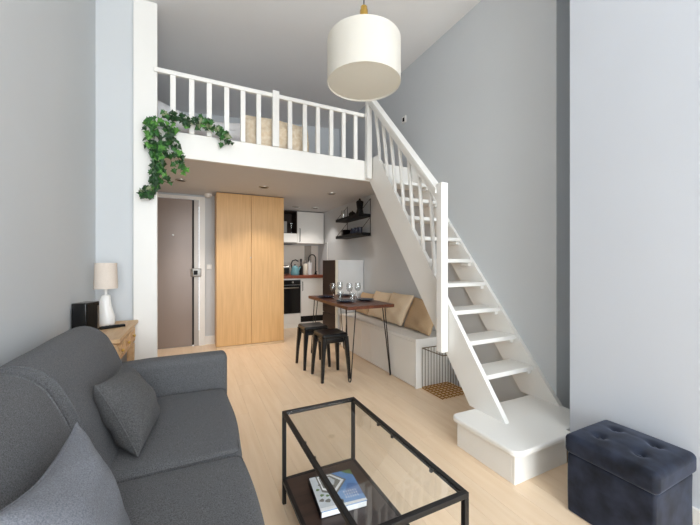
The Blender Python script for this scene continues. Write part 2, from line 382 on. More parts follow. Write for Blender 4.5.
# platform step
ps = thing('platform_step', 'low white boxed step at the foot of the stairs', 'step', (1.8, 1.4, 0))
MB().bevbox(1.56, 2.018, 1.188, 1.206, 0, .164, .003).build('front_panel', 'white', ps)
MB().bevbox(1.56, 1.578, 1.206, 1.612, 0, .164, .003).build('side_panel', 'white', ps)
MB().bevbox(1.578, 2.328, 1.594, 1.612, 0, .164, .003).build('back_panel', 'white', ps)
def arc(cx, cy, r, a0, a1, n=6): return [(cx+r*math.cos(math.radians(a0+(a1-a0)*i/n)), cy+r*math.sin(math.radians(a0+(a1-a0)*i/n))) for i in range(n+1)]
def slab(e, r): return arc(1.585+0, 1.205, r, 180, 270, 10) + [(2.018, 1.205-r), (2.018, 1.196), (2.328, 1.196), (2.328, 1.625+e)] + arc(1.585, 1.595, r, 90, 180, 10)
z0 = .163
MB().loft([[(x, y, z) for x, y in slab(e, r)] for e, r, z in ((0,.047,z0+.0), (0,.052,z0+.004), (0,.054,z0+.010), (0,.054,z0+.023), (0,.052,z0+.029), (0,.047,z0+.033))]).build('top_slab', 'white', ps)

# ------------------------------------------------------------------ pendant lamp
px, py, zb, R, hh = .949, 1.762, 2.298, .224, .257
pl = thing('pendant_lamp', 'large white drum pendant lamp hanging from the ceiling', 'lamp', (px, py, zb))
MB().lathe((px, py, zb), [(R,0),(R,hh),(R-.003,hh),(R-.003,0),(R,0)], 64, False).build('shade', 'shade', pl, True)
MB().lathe((px, py, zb+hh-.012), [(.02,0),(R-.004,0),(R-.004,.004),(.02,.004)], 64, False).build('shade_diffuser', 'shade_in', pl, True)
MB().lathe((px, py, zb), [(R-.004,.006),(R-.004,.010),(.0001,.010),(.0001,.006)], 64, False).build('bottom_diffuser', 'shade_in', pl, True)
MB().lathe((px, py, zb+hh-.015), [(.012,0),(.012,.13),(.024,.135),(.025,.15),(.025,.205),(.020,.215),(.020,.228),(.006,.235)], 20).build('lamp_holder', 'brass', pl, True)
MB().lathe((px, py, zb+.135), [(.001,0),(.02,.006),(.03,.03),(.024,.055),(.014,.075),(.014,.113)], 16).build('bulb', 'ceramic', pl, True)
MB().tube([(px, py, zb+hh+.21), (px, py, zc(px)-.02)], .003, 8).build('cord', 'black', pl)
MB().lathe((px, py, zc(px)-.035), [(.05,0),(.055,.01),(.055,.045)], 24).build('ceiling_rose', 'white', pl, True)

# ------------------------------------------------------------------ sofa
sf = thing('sofa', 'dark grey fabric two-seat sofa against the left wall', 'sofa', (-.25, 1.4, 0))
MB().rbox((-.235, 1.39, .16), (.80, 1.58, .20), .03, 2).build('base', 'sofa', sf, True)
for y in (.55, 2.2):
    for x in (-.55, .08): MB().lathe((x, y, 0), [(.02,0),(.026,.03),(.026,.06)], 12).build('leg', 'black', sf, True)
def seat_fn(x, y, z, a, b, c):
    k = max(0, 1-a*a)*max(0, 1-b**4)
    return (x+.012*max(0, a)*(1-b*b), y, z+(.016*k if c > 0 else 0))
def wob(mb, amp, sc_):
    mb.v = [(x+amp*math.sin(sc_*y+3*z), y, z+amp*.8*math.sin(sc_*.8*x+sc_*.6*y+1)) for x, y, z in mb.v]; return mb
def smooth_obj(mb, name, m, parent): return mb.build(name, m, parent, 'all')
for y0, y1 in ((1.396, 2.170), (.612, 1.395)):
    mb = MB().rbox((-.12, (y0+y1)/2, .335), (.62, y1-y0, .19), .042, 5, 14, seat_fn)
    c = smooth_obj(wob(mb, .0025, 11), 'seat_cushion', 'sofa', sf)
    hx, hy, r, zz = .298, (y1-y0)/2-.012, .03, .4185
    pts = [(-.12+qx, (y0+y1)/2+qy, zz) for qx, qy in [(-hx+.05, hy)]+arc(hx-r, hy-r, r, 90, 0, 5)+arc(hx-r, -hy+r, r, 0, -90, 5)+[(-hx+.05, -hy)]]
    MB().tube([(x_+(.010*(1-((y_-(y0+y1)/2)/hy)**2) if x_ > .1 else 0), y_, z_+.0005) for x_, y_, z_ in pts], .0026, 6).build('piping', 'sofa', c, True)
def bez(ps, n=6):                                # smooth closed profile through points
    out = []; m = len(ps)
    for i in range(m):
        p0, p1, p2, p3 = [Vector(ps[(i+k) % m]) for k in (-1, 0, 1, 2)]
        for t in [j/n for j in range(n)]:
            out.append(.5*((2*p1)+(p2-p0)*t+(2*p0-5*p1+4*p2-p3)*t*t+(3*p1-p0-3*p2+p3)*t**3))
    return out
BP = [(-.285,.40), (-.31,.50), (-.352,.62), (-.398,.735), (-.445,.815), (-.51,.853), (-.575,.845), (-.635,.79), (-.655,.62), (-.655,.40), (-.50,.36)]
prof = bez([(a, b, 0) for a, b in BP], 4)
for y0, y1 in ((1.408, 2.235), (.56, 1.392)):
    cen = Vector((-.49, .60, 0)); rings = []
    N_ = 22
    for i in range(N_+1):
        t = i/N_; y = y0+(y1-y0)*(.5-.5*math.cos(PI*t))
        e = min(y-y0, y1-y)/.05; k = 1-.10*(max(0, 1-e)**2) if e < 1 else 1
        belly = .012*math.sin(PI*t)
        ring = []
        for p in prof:
            q = cen+(p-cen)*k
            ring.append((q.x+belly*(1 if p.x > -.45 and p.y < .8 else 0)+.002*math.sin(14*y+9*p.y), y, q.y+.006*math.sin(PI*t)*(1 if p.y > .8 else 0)))
        rings.append(ring)
    bc = MB().loft(rings).build('back_cushion', 'sofa', sf, 'all')
    for ri in (3, -4):
        MB().tube([(p_[0], p_[1], p_[2]) for p_ in rings[ri][2:30]], .0032, 6).build('piping', 'sofa', bc, True)
AP = [(.10, 0)]
for y0, y1, nm in ((2.172, 2.312, 'far'), (.45, .608, 'near')):
    def arm_fn(x, y, z, a, b, c):
        return (x, y+(.006*math.cos(PI*b/2)*0), z+(.012*max(0, c)*(1-b*b))-(.02*max(0, -a) if c > 0 else 0))
    a_ = MB().rbox((-.225, (y0+y1)/2, .345), (.85, y1-y0, .55), .035, 4, 10, arm_fn)
    ar = a_.build('arm', 'sofa', sf, 'all')
    yi = y0 if y0 > 1 else y1
    MB().tube([(-.60, yi+.018*(1 if y0 > 1 else -1), .606), (.13, yi+.018*(1 if y0 > 1 else -1), .619), (.17, yi+.018*(1 if y0 > 1 else -1), .606), (.189, yi+.018*(1 if y0 > 1 else -1), .56), (.199, yi+.018*(1 if y0 > 1 else -1), .2)], .003, 6).build('piping', 'sofa', ar, True)

def pillow(name, m, center, e1, e2, thick, label=None, cat='pillow', group=None, pinch=.10, wr=.004, seed=0, parent=None, seam=True):
    C, A, B = Vector(center), Vector(e1)/2, Vector(e2)/2; Nn = A.cross(B).normalized(); n = 18
    rnd = random.Random(seed); ph = [rnd.random()*6 for _ in range(6)]
    def P(i, j, s):
        u, v = math.sin(PI/2*(2*i/n-1)), math.sin(PI/2*(2*j/n-1))
        uu = u*(1-pinch*(1-v*v)); vv = v*(1-pinch*(1-u*u))
        hgt = thick/2*max(0, (1-u*u)*(1-v*v))**.42
        hgt += wr*(math.sin(5*u+3*v+ph[0])+math.sin(8*v-4*u+ph[1])+.6*math.sin(13*u*v+ph[2]))*max(0, (1-u*u)*(1-v*v))**.3
        return C+A*uu+B*vv+Nn*s*hgt
    vs = []; fs = []; ix = {}
    for s in (1, -1):
        for i in range(n+1):
            for j in range(n+1):
                edge = i in (0, n) or j in (0, n)
                if s == -1 and edge: ix[(s, i, j)] = ix[(1, i, j)]; continue
                ix[(s, i, j)] = len(vs); vs.append(P(i, j, s))
    for s in (1, -1):
        for i in range(n):
            for j in range(n):
                q = [ix[(s, a, b)] for a, b in ((i,j),(i+1,j),(i+1,j+1),(i,j+1))]
                fs.append(tuple(q if s > 0 else q[::-1]))
    mb = MB().add(vs, fs)
    loc = C-Vector((0,0,0)); lo = min(p[2] for p in vs)
    t = thing(name, label, cat, (C.x, C.y, lo), group) if parent is None else parent
    o = mb.build('cover', m, t, 'all')
    if seam:
        rim = [P(i, 0, 1) for i in range(n)]+[P(n, j, 1) for j in range(n)]+[P(i, n, 1) for i in range(n, 0, -1)]+[P(0, j, 1) for j in range(n, 0, -1)]
        MB().tube(rim, .0035, 6, True).build('piping', m, t, True)
    return t
# near-bottom, far-bottom edges run along the seat; e2 leans on the back cushion
pillow('throw_pillow', 'sofa_pillow', (-.25, 1.725, .570), (.03,.39,-.035), (-.155,.10,.265), .18, 'dark grey square throw pillow leaning upright at the far end of the sofa', 'pillow', 'throw pillows on the sofa', seed=3)
pillow('throw_pillow', 'pillow_pale', (-.240, .925, .60), (.02,.44,-.03), (-.15,.13,.285), .15, 'paler blue-grey throw pillow in the near corner of the sofa', 'pillow', 'throw pillows on the sofa', seed=5, pinch=.2)

# ------------------------------------------------------------------ console table and what stands on it
ct = thing('console_table', 'narrow pine console table behind the sofa arm', 'table', (-.53, 2.73, 0))
X0, X1, Y0, Y1 = -.662, -.39, 2.36, 3.105
MB().bevbox(X0, X1, Y0, Y1, .715, .74, .004).build('top', 'pine', ct)
MB().box(X0+.02, X1-.05, Y0+.02, Y1-.02, .56, .715).build('carcass', 'pine', ct)
for i, (a, b) in enumerate(((Y0+.03, Y0+.255), (Y0+.265, Y0+.48), (Y0+.49, Y1-.03))):
    dr = MB().bevbox(X1-.05, X1-.022, a, b, .575, .705, .004).build('drawer', 'pine', ct)
    cy, cz = (a+b)/2, .64
    fr = MB()
    for q in ((a+.015, b-.015, .588, .596), (a+.015, b-.015, .684, .692)): fr.box(X1-.0225, X1-.016, *q)
    for q in ((a+.015, a+.024, .596, .684), (b-.024, b-.015, .596, .684)): fr.box(X1-.0225, X1-.016, *q)
    fr.build('moulding', 'pine', dr)
    cv = MB()
    for t in range(4):
        an = t*PI/2+PI/4
        cv.rbox((0,0,0), (.008, .05, .014), .004, 1); cv.xf(Matrix.Translation((X1-.02, cy+.028*math.cos(an), cz+.02*math.sin(an))) @ Matrix.Rotation(an, 4, 'X'), len(cv.v)-0 if False else len(cv.v)-len(MB().rbox((0,0,0), (.008,.05,.014), .004, 1).v))
    cv.build('carved_rosette', 'pine', dr)
    MB().lathe((0,0,0), [(.006,0),(.006,.008),(.011,.014),(.008,.022),(.0005,.024)], 12).xf(Matrix.Translation((X1-.022, cy, cz)) @ Matrix.Rotation(PI/2, 4, 'Y')).build('knob', 'brass', dr, True)
for x in (X0+.035, X1-.045):
    for y in (Y0+.045, Y1-.045):
        MB().loft([[(x+sx*h, y+sy*h, z) for sx, sy in ((-1,-1),(1,-1),(1,1),(-1,1))] for z, h in ((0,.016),(.3,.02),(.56,.024))]).build('leg', 'pine', ct)
tl = thing('table_lamp', 'small table lamp with white ceramic base and beige linen shade', 'lamp', (-.56, 2.88, .74))
lx, ly = -.56, 2.88
MB().loft([[(lx+dx+r*math.cos(2*PI*k/20), ly+dx*.2+r*.8*math.sin(2*PI*k/20), z) for k in range(20)] for z, r, dx in ((.74,.040,0),(.748,.052,0),(.77,.056,.002),(.82,.050,.002),(.88,.040,-.004),(.93,.033,-.004),(.96,.028,0),(.968,.018,0))]).build('base', 'ceramic', tl, 'all')
MB().lathe((lx, ly, .966), [(.009,0),(.009,.05)], 12).build('neck', 'ceramic', tl, True)
MB().lathe((lx, ly, 1.012), [(.072,0),(.066,.185),(.064,.185),(.070,0),(.072,0)], 32, False).build('shade', 'linen_shade', tl, True)
MB().lathe((lx, ly, 1.19), [(.001,0),(.065,0),(.065,.003),(.001,.003)], 32, False).build('shade_top', 'linen_shade', tl, True)
sp = thing('speaker', 'black box speaker beside the table lamp on the console', 'speaker', (-.615, 2.62, .74))
M = Matrix.Translation((-.612, 2.61, .74)) @ Matrix.Rotation(math.radians(-20), 4, 'Z')
MB().rbox((0,0,.103), (.085,.13,.206), .006, 2).xf(M).build('cabinet', 'black_gloss', sp, True)
MB().box(.043,.0445,-.055,.055,.012,.195).xf(M).build('grille', 'black', sp)
MB().box(.0445,.046,.040,.054,.03,.18).xf(M).build('silver_trim', 'steel', sp)
rm = thing('remote_control', 'slim black remote control lying at the foot of the table lamp', 'remote', (-.50, 2.80, .74))
M = Matrix.Translation((-.505, 2.79, .74)) @ Matrix.Rotation(math.radians(-62), 4, 'Z')
MB().rbox((0,0,.009), (.04,.15,.018), .006, 2).xf(M).build('body', 'black', rm, True)
for j in range(5): MB().rbox((0,-.055+.022*j,.0185), (.024,.012,.003), .0012, 1).xf(M).build('button', 'black_metal', rm)

# ------------------------------------------------------------------ coffee table and book
X0, X1, Y0, Y1, zt, zs, b = .4035, .8047, .7784, 1.6118, .458, .124, .018
cf = thing('coffee_table', 'black metal coffee table with glass top and dark wooden shelf', 'table', ((X0+X1)/2, (Y0+Y1)/2, 0))
for x in (X0, X1-b):
    for y in (Y0, Y1-b): MB().bevbox(x, x+b, y, y+b, 0, zt-b, .0015).build('leg', 'black_metal', cf)
for z in (zt-b, zs-b):
    for y in (Y0, Y1-b): MB().bevbox(X0+(0 if z > .2 else b), X1-(0 if z > .2 else b), y, y+b, z, z+b, .0015).build('cross_rail', 'black_metal', cf)
    for x in (X0, X1-b): MB().bevbox(x, x+b, Y0+b, Y1-b, z, z+b, .0015).build('side_rail', 'black_metal', cf)
MB().box(X0+b-.001, X1-b+.001, Y0+b-.001, Y1-b+.001, zs-.018, zs-.002).build('shelf', 'dark_wood', cf)
gl = MB().box(X0+b+.001, X1-b-.001, Y0+b+.001, Y1-b-.001, zt-.010, zt-.004).build('glass_top', 'table_glass', cf)
for y in (Y0+.16, (Y0+Y1)/2, Y1-.30):
    for x in (X0+b+.004, X1-b-.004): MB().lathe((x, y, zt-.0195), [(.007,0),(.007,.009)], 10).build('glass_pad', 'black', cf)
bk = thing('book', 'glossy book with a blue mountain-photo cover lying on the coffee table shelf', 'book', (.603, 1.372, zs-.002))
M = Matrix.Translation((.603, 1.385, zs-.002)) @ Matrix.Rotation(math.radians(-6), 4, 'Z')
W, Hh = .105, .114
MB().box(-W+.003, W-.002, -Hh+.002, Hh-.002, .003, .027).xf(M).build('pages', 'paper', bk)
MB().box(-W, W, -Hh, Hh, .0, .003).xf(M).build('back_cover', 'black', bk)
fc = MB().box(-W, W, -Hh, Hh, .027, .030).xf(M).build('front_cover', 'print_sky', bk)
MB().box(-W-.002, -W+.003, -Hh, Hh, 0, .030).xf(M).build('spine', 'black', bk)
def pr(name, poly, m, z=.0432):
    z -= .013; MB().prism(poly, 2, z-.0002, z).xf(M).build(name, m, fc)
pr('cover_print', [(-W,-Hh),(-.03,-Hh),(-.035,-.05),(-.05,.02),(-.055,.113),(-W,.113)], 'print_snow')
pr('cover_print', [(-.075,.113),(.005,.113),(.062,.048),(-.012,-.035),(-.07,.0)], 'print_roof', .0434)
pr('cover_print', [(-.068,.108),(.0,.108),(.050,.048),(-.014,-.022),(-.064,.012)], 'print_white', .0436)
pr('cover_print', [(-.062,.100),(-.006,.100),(.034,.048),(-.016,-.006),(-.058,.024)], 'print_roof', .0438)
pr('cover_print', [(-.058,.092),(-.012,.092),(.008,.060),(-.004,.030),(-.050,.034)], 'print_snow', .0440)
pr('cover_print', [(.055,.113),(.105,.113),(.105,.07),(.085,.085),(.07,.095)], 'print_green', .0434)
pr('cover_print', [(-.03,-Hh),(.02,-Hh),(.0,-.085),(-.03,-.07)], 'print_green', .0434)
pr('cover_print', [(-W,-Hh),(W,-Hh),(W,-.10),(-W,-.095)], 'print_white', .0442)
pr('cover_print', [(.02,-.05),(.105,-.07),(.105,.0),(.06,.02)], 'print_deep', .0433)
for r_ in range(3):                              # thin white title lines
    for c_ in range(6):
        x_, y_ = .022+.011*c_, -.075+.018*(2-r_)
        pr('cover_lettering', [(x_, y_), (x_+.003, y_), (x_+.003, y_+.012-.003*((c_*7+r_) % 2)), (x_, y_+.012)], 'print_white', .0445)
for k, (x_, y_, r_) in enumerate(((-.085,-.05,.012),(-.075,-.02,.010),(-.06,-.06,.014),(-.085,.02,.009),(-.07,.05,.008),(-.052,-.03,.009))):
    pr('cover_print', [(x_+r_*math.cos(a*1.05+k), y_+r_*math.sin(a*1.05+k)*(1 if a % 2 else .6)) for a in range(6)], ('print_roof', 'print_green')[k % 2], .0436)

# ------------------------------------------------------------------ ottoman
ot = thing('ottoman', 'dark navy velvet storage ottoman with tufted lid', 'ottoman', (1.81, .795, 0))
X0, X1, Y0, Y1, zl = 1.628, 1.988, .615, .975, .275
def obody(x, y, z, a, b_, c): return (x+.003*math.sin(9*z)*abs(a), y+.003*math.sin(11*z+1)*abs(b_), z)
MB().rbox(((X0+X1)/2, (Y0+Y1)/2, .14), (X1-X0-.022, Y1-Y0-.022, .28), .012, 3, 8, obody).build('box', 'navy_velvet', ot, 'all')
TB = [(-.07,-.075),(.07,-.075),(-.07,.075),(.07,.075)]
def olid(x, y, z, a, b_, c):
    if c > .2:
        k = max(0, 1-a*a)*max(0, 1-b_*b_)
        z += .016*k
        for tx, ty in TB: z -= .022*math.exp(-((x-tx)**2+(y-ty)**2)/.0005)
        for tx in (-.07, .07): z -= .0016*math.exp(-((x-tx)/.014)**2)*k
        for ty in (-.075, .075): z -= .0016*math.exp(-((y-ty)/.014)**2)*k
    return (x, y, z)
MB().rbox(((X0+X1)/2, (Y0+Y1)/2, .325), (X1-X0, Y1-Y0, .09), .024, 4, 36, olid).build('lid', 'navy_velvet', ot, 'all')
for tx, ty in TB: MB().lathe(((X0+X1)/2+tx, (Y0+Y1)/2+ty, .3600), [(.011,0),(.011,.003),(.007,.006),(.0005,.007)], 12).build('button', 'navy_velvet', ot, True)

# ------------------------------------------------------------------ wardrobe
wd = thing('wardrobe', 'tall plain oak wardrobe with two doors under the loft', 'wardrobe', (.77, 5.02, 0))
MB().box(.30, 1.24, 4.852, 5.21, .03, 2.17).build('carcass', 'oak', wd)
MB().bevbox(.302, .764, 4.832, 4.852, .035, 2.168, .002).build('door', 'oak', wd)
d2 = MB().bevbox(.768, 1.238, 4.832, 4.852, .035, 2.168, .002).build('door', 'oak', wd)
MB().lathe((0,0,0), [(.006,0),(.006,.01),(.009,.016),(.0005,.018)], 10).xf(Matrix.Translation((.755, 4.832, 1.27)) @ Matrix.Rotation(PI/2, 4, 'X')).build('knob', 'steel', wd, True)
MB().bevbox(.30, 1.24, 4.815, 5.2, 0, .03, .002).build('plinth', 'oak_plinth', wd)

# ------------------------------------------------------------------ ivy
iv = thing('ivy_garland', 'trailing green ivy garland draped over the loft railing', 'plant', (-.2, 3.06, 2.30))
A = [(-.305,2.363),(-.292,2.269),(-.305,2.146),(-.271,2.03),(-.292,1.906),(-.305,1.80),(-.36,1.746)]
A2 = [(-.2,2.383),(-.179,2.272),(-.214,2.135),(-.236,2.034),(-.262,1.93),(-.275,1.84)]
B = [(-.2,2.33),(-.164,2.25),(-.135,2.131),(-.106,2.052),(-.076,1.989)]
C_ = [(-.2,2.375),(-.128,2.381),(-.054,2.344),(.029,2.377),(.099,2.355),(.171,2.342),(.235,2.292),(.285,2.25)]
D_ = [(-.262,1.89),(-.20,1.884),(-.157,1.888)]
def leafmesh(name, m):
    pts = [(0,-.1),(.34,-.30),(.42,.02),(.86,.10),(.46,.38),(.34,.62),(0,1.05),(-.34,.62),(-.46,.38),(-.86,.10),(-.42,.02),(-.34,-.30)]
    vs = [(0,.25,.10)]+[(x*.55, y*.62, -.10*abs(x)-.06*(y-.3)**2) for x, y in pts]
    top = [(0, i+1, (i+1) % 12+1) for i in range(12)]
    me = bpy.data.meshes.new(name); me.from_pydata(vs, [], top); me.materials.append(MATS[m]); return me
LM = [leafmesh('leaf', k) for k in ('leaf_a', 'leaf_b', 'leaf_c', 'leaf_d')]
def strand(pts, n, spread, wts, off=-.02):
    V3 = [Vector((x+.018, 3.075, z+off)) for x, z in pts]
    MB().tube([p+Vector((0, .012*math.sin(i*2.1), 0)) for i, p in enumerate(V3)], .0028, 6).build('vine', 'stem', iv, True)
    for i in range(n):
        t = (i+random.random())/n*(len(V3)-1); k = min(int(t), len(V3)-2); p = V3[k].lerp(V3[k+1], t-k)
        o = bpy.data.objects.new('leaf', random.choices(LM, wts)[0]); COL.objects.link(o); o.parent = iv
        q = p+Vector((random.gauss(0, spread), -.012-random.random()*.07, random.gauss(0, spread*.8)))
        o.location = q-Vector((-.2, 3.06, 2.30)); sz = .042+.030*random.random(); o.scale = (sz*1.15,)*3
        o.rotation_euler = (math.radians(random.uniform(55, 125)), math.radians(random.uniform(-40, 40)), math.radians(random.uniform(-50, 50)))
        o.rotation_euler.rotate_axis('Z', PI+random.uniform(-1.1, 1.1))
strand(A, 112, .024, (4,4,1.5,.3)); strand(A2, 66, .022, (5,4,1,.2)); strand(B, 34, .022, (4,4,1.5,.2)); strand(C_, 88, .026, (4,3,1.2,2), .026); strand(D_, 5, .012, (3,3,1,0))

# ------------------------------------------------------------------ dining table, stools, tableware
X0, X1, Y0, Y1, zt = 1.378, 1.925, 2.896, 4.10, .762
dt = thing('dining_table', 'walnut dining table on black hairpin legs', 'table', ((X0+X1)/2, (Y0+Y1)/2, 0))
MB().bevbox(X0, X1, Y0, Y1, zt-.034, zt, .004).build('top', 'walnut', dt)
for sx, x in ((1, X0+.07), (-1, X1-.07)):
    for sy, y in ((1, Y0+.07), (-1, Y1-.07)):
        fx, fy = x-sx*.035, y-sy*.045
        lg = MB()
        a, bq = Vector((x+sx*.045, y-sy*.02, zt-.036)), Vector((x-sx*.03, y+sy*.055, zt-.036))
        f_ = Vector((fx, fy, .006)); side = (bq-a).normalized()*.012
        lg.tube([a, f_-side+Vector((0,0,.02)), f_-side*.6+Vector((0,0,.004)), f_+side*.6+Vector((0,0,.004)), f_+side+Vector((0,0,.02)), bq], .0055, 7)
        lg.box(x-.05, x+.05, y-.05, y+.05, zt-.038, zt-.034)
        lg.build('hairpin_leg', 'black_metal', dt, True)
def stool(loc, label):
    s = thing('stool', label, 'stool', loc, 'black stools at the dining table')
    x, y, _ = loc; h = .475
    def sfn(px_, py_, pz, a, b_, c): return (px_, py_, pz-(.010*(1-a*a)*(1-b_*b_) if c > 0 else 0))
    MB().rbox((x, y, h-.025), (.285, .285, .05), .024, 4, 8, sfn).build('seat', 'stool_black', s, 'all')
    MB().rbox((x, y, h-.07), (.245, .245, .06), .01, 2, 1).build('apron', 'stool_black', s, True)
    for sx in (-1, 1):
        for sy in (-1, 1):
            rings = []
            for z, o_, hw in ((.0, .150, .0135), (.2, .139, .018), (h-.04, .119, .026)):
                cx, cy = x+sx*o_, y+sy*o_
                rings.append([(cx+qx*hw, cy+qy*hw, z) for qx, qy in ((-1,-.7),(-.7,-1),(.7,-1),(1,-.7),(1,.7),(.7,1),(-.7,1),(-1,.7))])
            MB().loft(rings).build('leg', 'stool_black', s)
    return s
st1 = stool((1.315, 3.185, 0), 'black metal stool nearer the coffee table, at the front of the dining table')
copy_tree(st1, (1.275, 3.63, 0), 'black metal stool nearer the kitchen, behind the other stool')
PLT = [((1.50, 3.78), 'dark blue plate at the far left corner of the dining table'), ((1.53, 3.27), 'dark blue plate at the near left side of the dining table'),
       ((1.79, 3.30), 'dark blue plate at the near right side of the dining table by the beige cushions'), ((1.79, 3.86), 'dark blue plate at the far right corner of the dining table')]
for (x, y), lb in PLT:
    p = thing('plate', lb, 'plate', (x, y, zt), 'dark blue plates on the dining table')
    MB().lathe((x, y, zt), [(.055,.0),(.062,.004),(.105,.016),(.108,.019),(.104,.020),(.06,.008),(.0005,.007)], 28).build('dish', 'plate', p, True)
    MB().lathe((x, y, zt+.008), [(.045,.0),(.082,.010),(.084,.014),(.078,.014),(.045,.005),(.0005,.004)], 28).build('side_dish', 'plate', p, True)
WG = [((1.53, 3.62), 'wine glass on the dining table, leftmost of the four'), ((1.69, 3.78), 'wine glass on the dining table, second from the left'),
      ((1.69, 3.50), 'wine glass on the dining table, third from the left'), ((1.83, 3.56), 'wine glass on the dining table, rightmost of the four')]
for (x, y), lb in WG:
    g = thing('wine_glass', lb, 'glass', (x, y, zt), 'wine glasses on the dining table')
    MB().lathe((x, y, zt), [(.034,0),(.034,.002),(.006,.006),(.0035,.012),(.0035,.085)], 20).build('stem', 'drink_glass', g, True)
    MB().lathe((x, y, zt+.085), [(.004,0),(.022,.010),(.036,.035),(.038,.060),(.031,.105),(.030,.105),(.037,.060),(.035,.035),(.021,.012),(.0005,.004)], 24, False).build('bowl', 'drink_glass', g, True)
for (x, y), lb in (((1.60, 3.56), 'short water tumbler on the dining table, left one'), ((1.68, 3.40), 'short water tumbler on the dining table between the two near plates')):
    tag(MB().lathe((x, y, zt), [(.028,0),(.036,.085),(.034,.085),(.027,.008),(.0005,.006)], 20).build('tumbler', 'drink_glass', None, True), lb, 'glass', 'water tumblers on the dining table')

# ------------------------------------------------------------------ bench with cushions, wire basket
X0, X1, Y0, Y1, zt = 1.908, XW-.002, 2.504, 4.26, .47
bn = thing('storage_bench', 'long white storage bench along the right wall', 'bench', ((X0+X1)/2, (Y0+Y1)/2, 0))
MB().bevbox(X0-.004, X1, Y0-.004, Y1, zt-.03, zt, .003).build('top', 'white', bn)
MB().box(X0+.018, X1, Y0+.02, Y1, .0, zt-.03).build('carcass', 'white', bn)
MB().bevbox(X0, X1, Y0, Y0+.02, 0, zt-.03, .002).build('end_panel', 'white', bn)
for a, b_ in ((Y0+.022, 3.365), (3.371, 3.60), (3.606, Y1-.02)):
    MB().bevbox(X0, X0+.018, a, b_, .012, zt-.034, .002).build('door_panel', 'white', bn)
CU = [('tan', (2.195, 2.785, .64), (.05,.50,.0), (.15,.0,.33), 'darker tan cushion on the bench, nearest the stairs'),
      ('beige', (2.175, 3.215, .658), (.0,.42,.0), (.15,-.04,.345), 'pale beige cushion on the bench, second from the stairs'),
      ('beige', (2.205, 3.65, .650), (.0,.42,.0), (.13,.0,.33), 'pale beige cushion on the bench, third from the stairs'),
      ('tan', (2.205, 4.06, .625), (.0,.37,.0), (.13,.0,.28), 'tan cushion on the bench mostly behind the table, nearest the fridge')]
for i, (m, c, e1, e2, lb) in enumerate(CU): pillow('bench_cushion', m, c, e1, e2, .13, lb, 'cushion', 'cushions on the bench', seed=20+i, seam=False, wr=.006, pinch=.05)
wb = thing('wire_basket', 'open gold wire basket on the floor beside the white bench', 'basket', (2.13, 2.34, 0))
X0, X1, Y0, Y1, zt, r = 1.970, 2.290, 2.205, 2.488, .385, .0028
for i in range(8): x = X0+(X1-X0)*i/7; MB().tube([(x,Y0,.006),(x,Y1,.006)], .004, 6).build('floor_wire', 'gold_wire', wb)
for i in range(8): y = Y0+(Y1-Y0)*i/7; MB().tube([(X0,y,.013),(X1,y,.013)], .004, 6).build('floor_wire', 'gold_wire', wb)
for i in range(10): x = X0+(X1-X0)*i/9; MB().tube([(x,Y1,.006),(x,Y1,zt)], r, 6).build('upright_wire', 'bronze_wire', wb)
for i in range(9): y = Y0+(Y1-Y0)*i/8; MB().tube([(X1,y,.006),(X1,y,zt)], r, 6).build('upright_wire', 'bronze_wire', wb)
MB().tube([(X0,Y0,zt),(X1,Y0,zt),(X1,Y1,zt),(X0,Y1,zt)], .0042, 6, True).build('rim', 'bronze_wire', wb)

# ------------------------------------------------------------------ fridge
fr = thing('fridge', 'compact white fridge with dark brown front by the kitchen', 'fridge', (2.12, 4.62, 0))
MB().bevbox(1.907, XW-.008, 4.325, 4.85, .02, 1.235, .008).build('cabinet', 'fridge_white', fr)
MB().bevbox(1.867, 1.902, 4.345, 4.85, .05, .42, .005).build('door', 'fridge_front', fr)
MB().bevbox(1.867, 1.902, 4.345, 4.85, .43, 1.235, .005).build('door', 'fridge_front', fr)
MB().bevbox(1.866, 1.903, 4.320, 4.344, .05, 1.235, .003).build('door_edge', 'cream', fr)
for x in (1.95, 2.27):
    for y in (4.38, 4.80): MB().lathe((x, y, 0), [(.018,0),(.018,.022)], 10).build('foot', 'black', fr)

# ------------------------------------------------------------------ wall shelves
def shelf(z, label, rodtop):
    s = thing('wall_shelf', label, 'shelf', (2.23, 4.52, z), 'black wire-bracket wall shelves')
    MB().bevbox(2.13, XW-.004, 4.11, 4.94, z-.045, z, .003).build('board', 'black', s)
    for y in (4.125, 4.90):
        MB().tube([(XW-.006, y, rodtop), (XW-.006, y, z-.035)], .0045, 6).build('wall_rod', 'black_metal', s)
        MB().tube([(XW-.006, y, rodtop-.005), (2.135, y, z-.005)], .0035, 6).build('bracket_rod', 'black_metal', s)
    return s
shelf(1.905, 'upper black wall shelf holding a tall black pot', 2.13); shelf(1.632, 'lower black wall shelf holding bowls and mugs', 1.862)
k = thing('moka_pot', 'tall black coffee pot on the upper wall shelf', 'pot', (2.23, 4.27, 1.905))
MB().lathe((2.23, 4.27, 1.905), [(.055,0),(.058,.02),(.042,.09),(.044,.10),(.056,.19),(.05,.20),(.02,.215),(.012,.24),(.0005,.245)], 10).build('body', 'black', k)
MB().tube([(2.20, 4.225, 2.09), (2.175, 4.17, 2.085), (2.18, 4.16, 1.99), (2.21, 4.21, 1.97)], .009, 8).build('handle', 'black', k, True)
MB().tube([(2.25, 4.32, 2.05), (2.26, 4.35, 2.10)], [.02,.010], 8).build('spout', 'black', k, True)
k = thing('sugar_bowl', 'small black lidded bowl in the middle of the upper wall shelf', 'bowl', (2.23, 4.52, 1.905))
MB().lathe((2.23, 4.52, 1.905), [(.035,0),(.055,.02),(.058,.05),(.05,.06)], 16).build('body', 'black', k, True)
MB().lathe((2.23, 4.52, 1.965), [(.05,0),(.03,.018),(.008,.022),(.012,.035),(.0005,.038)], 16).build('lid', 'black', k, True)
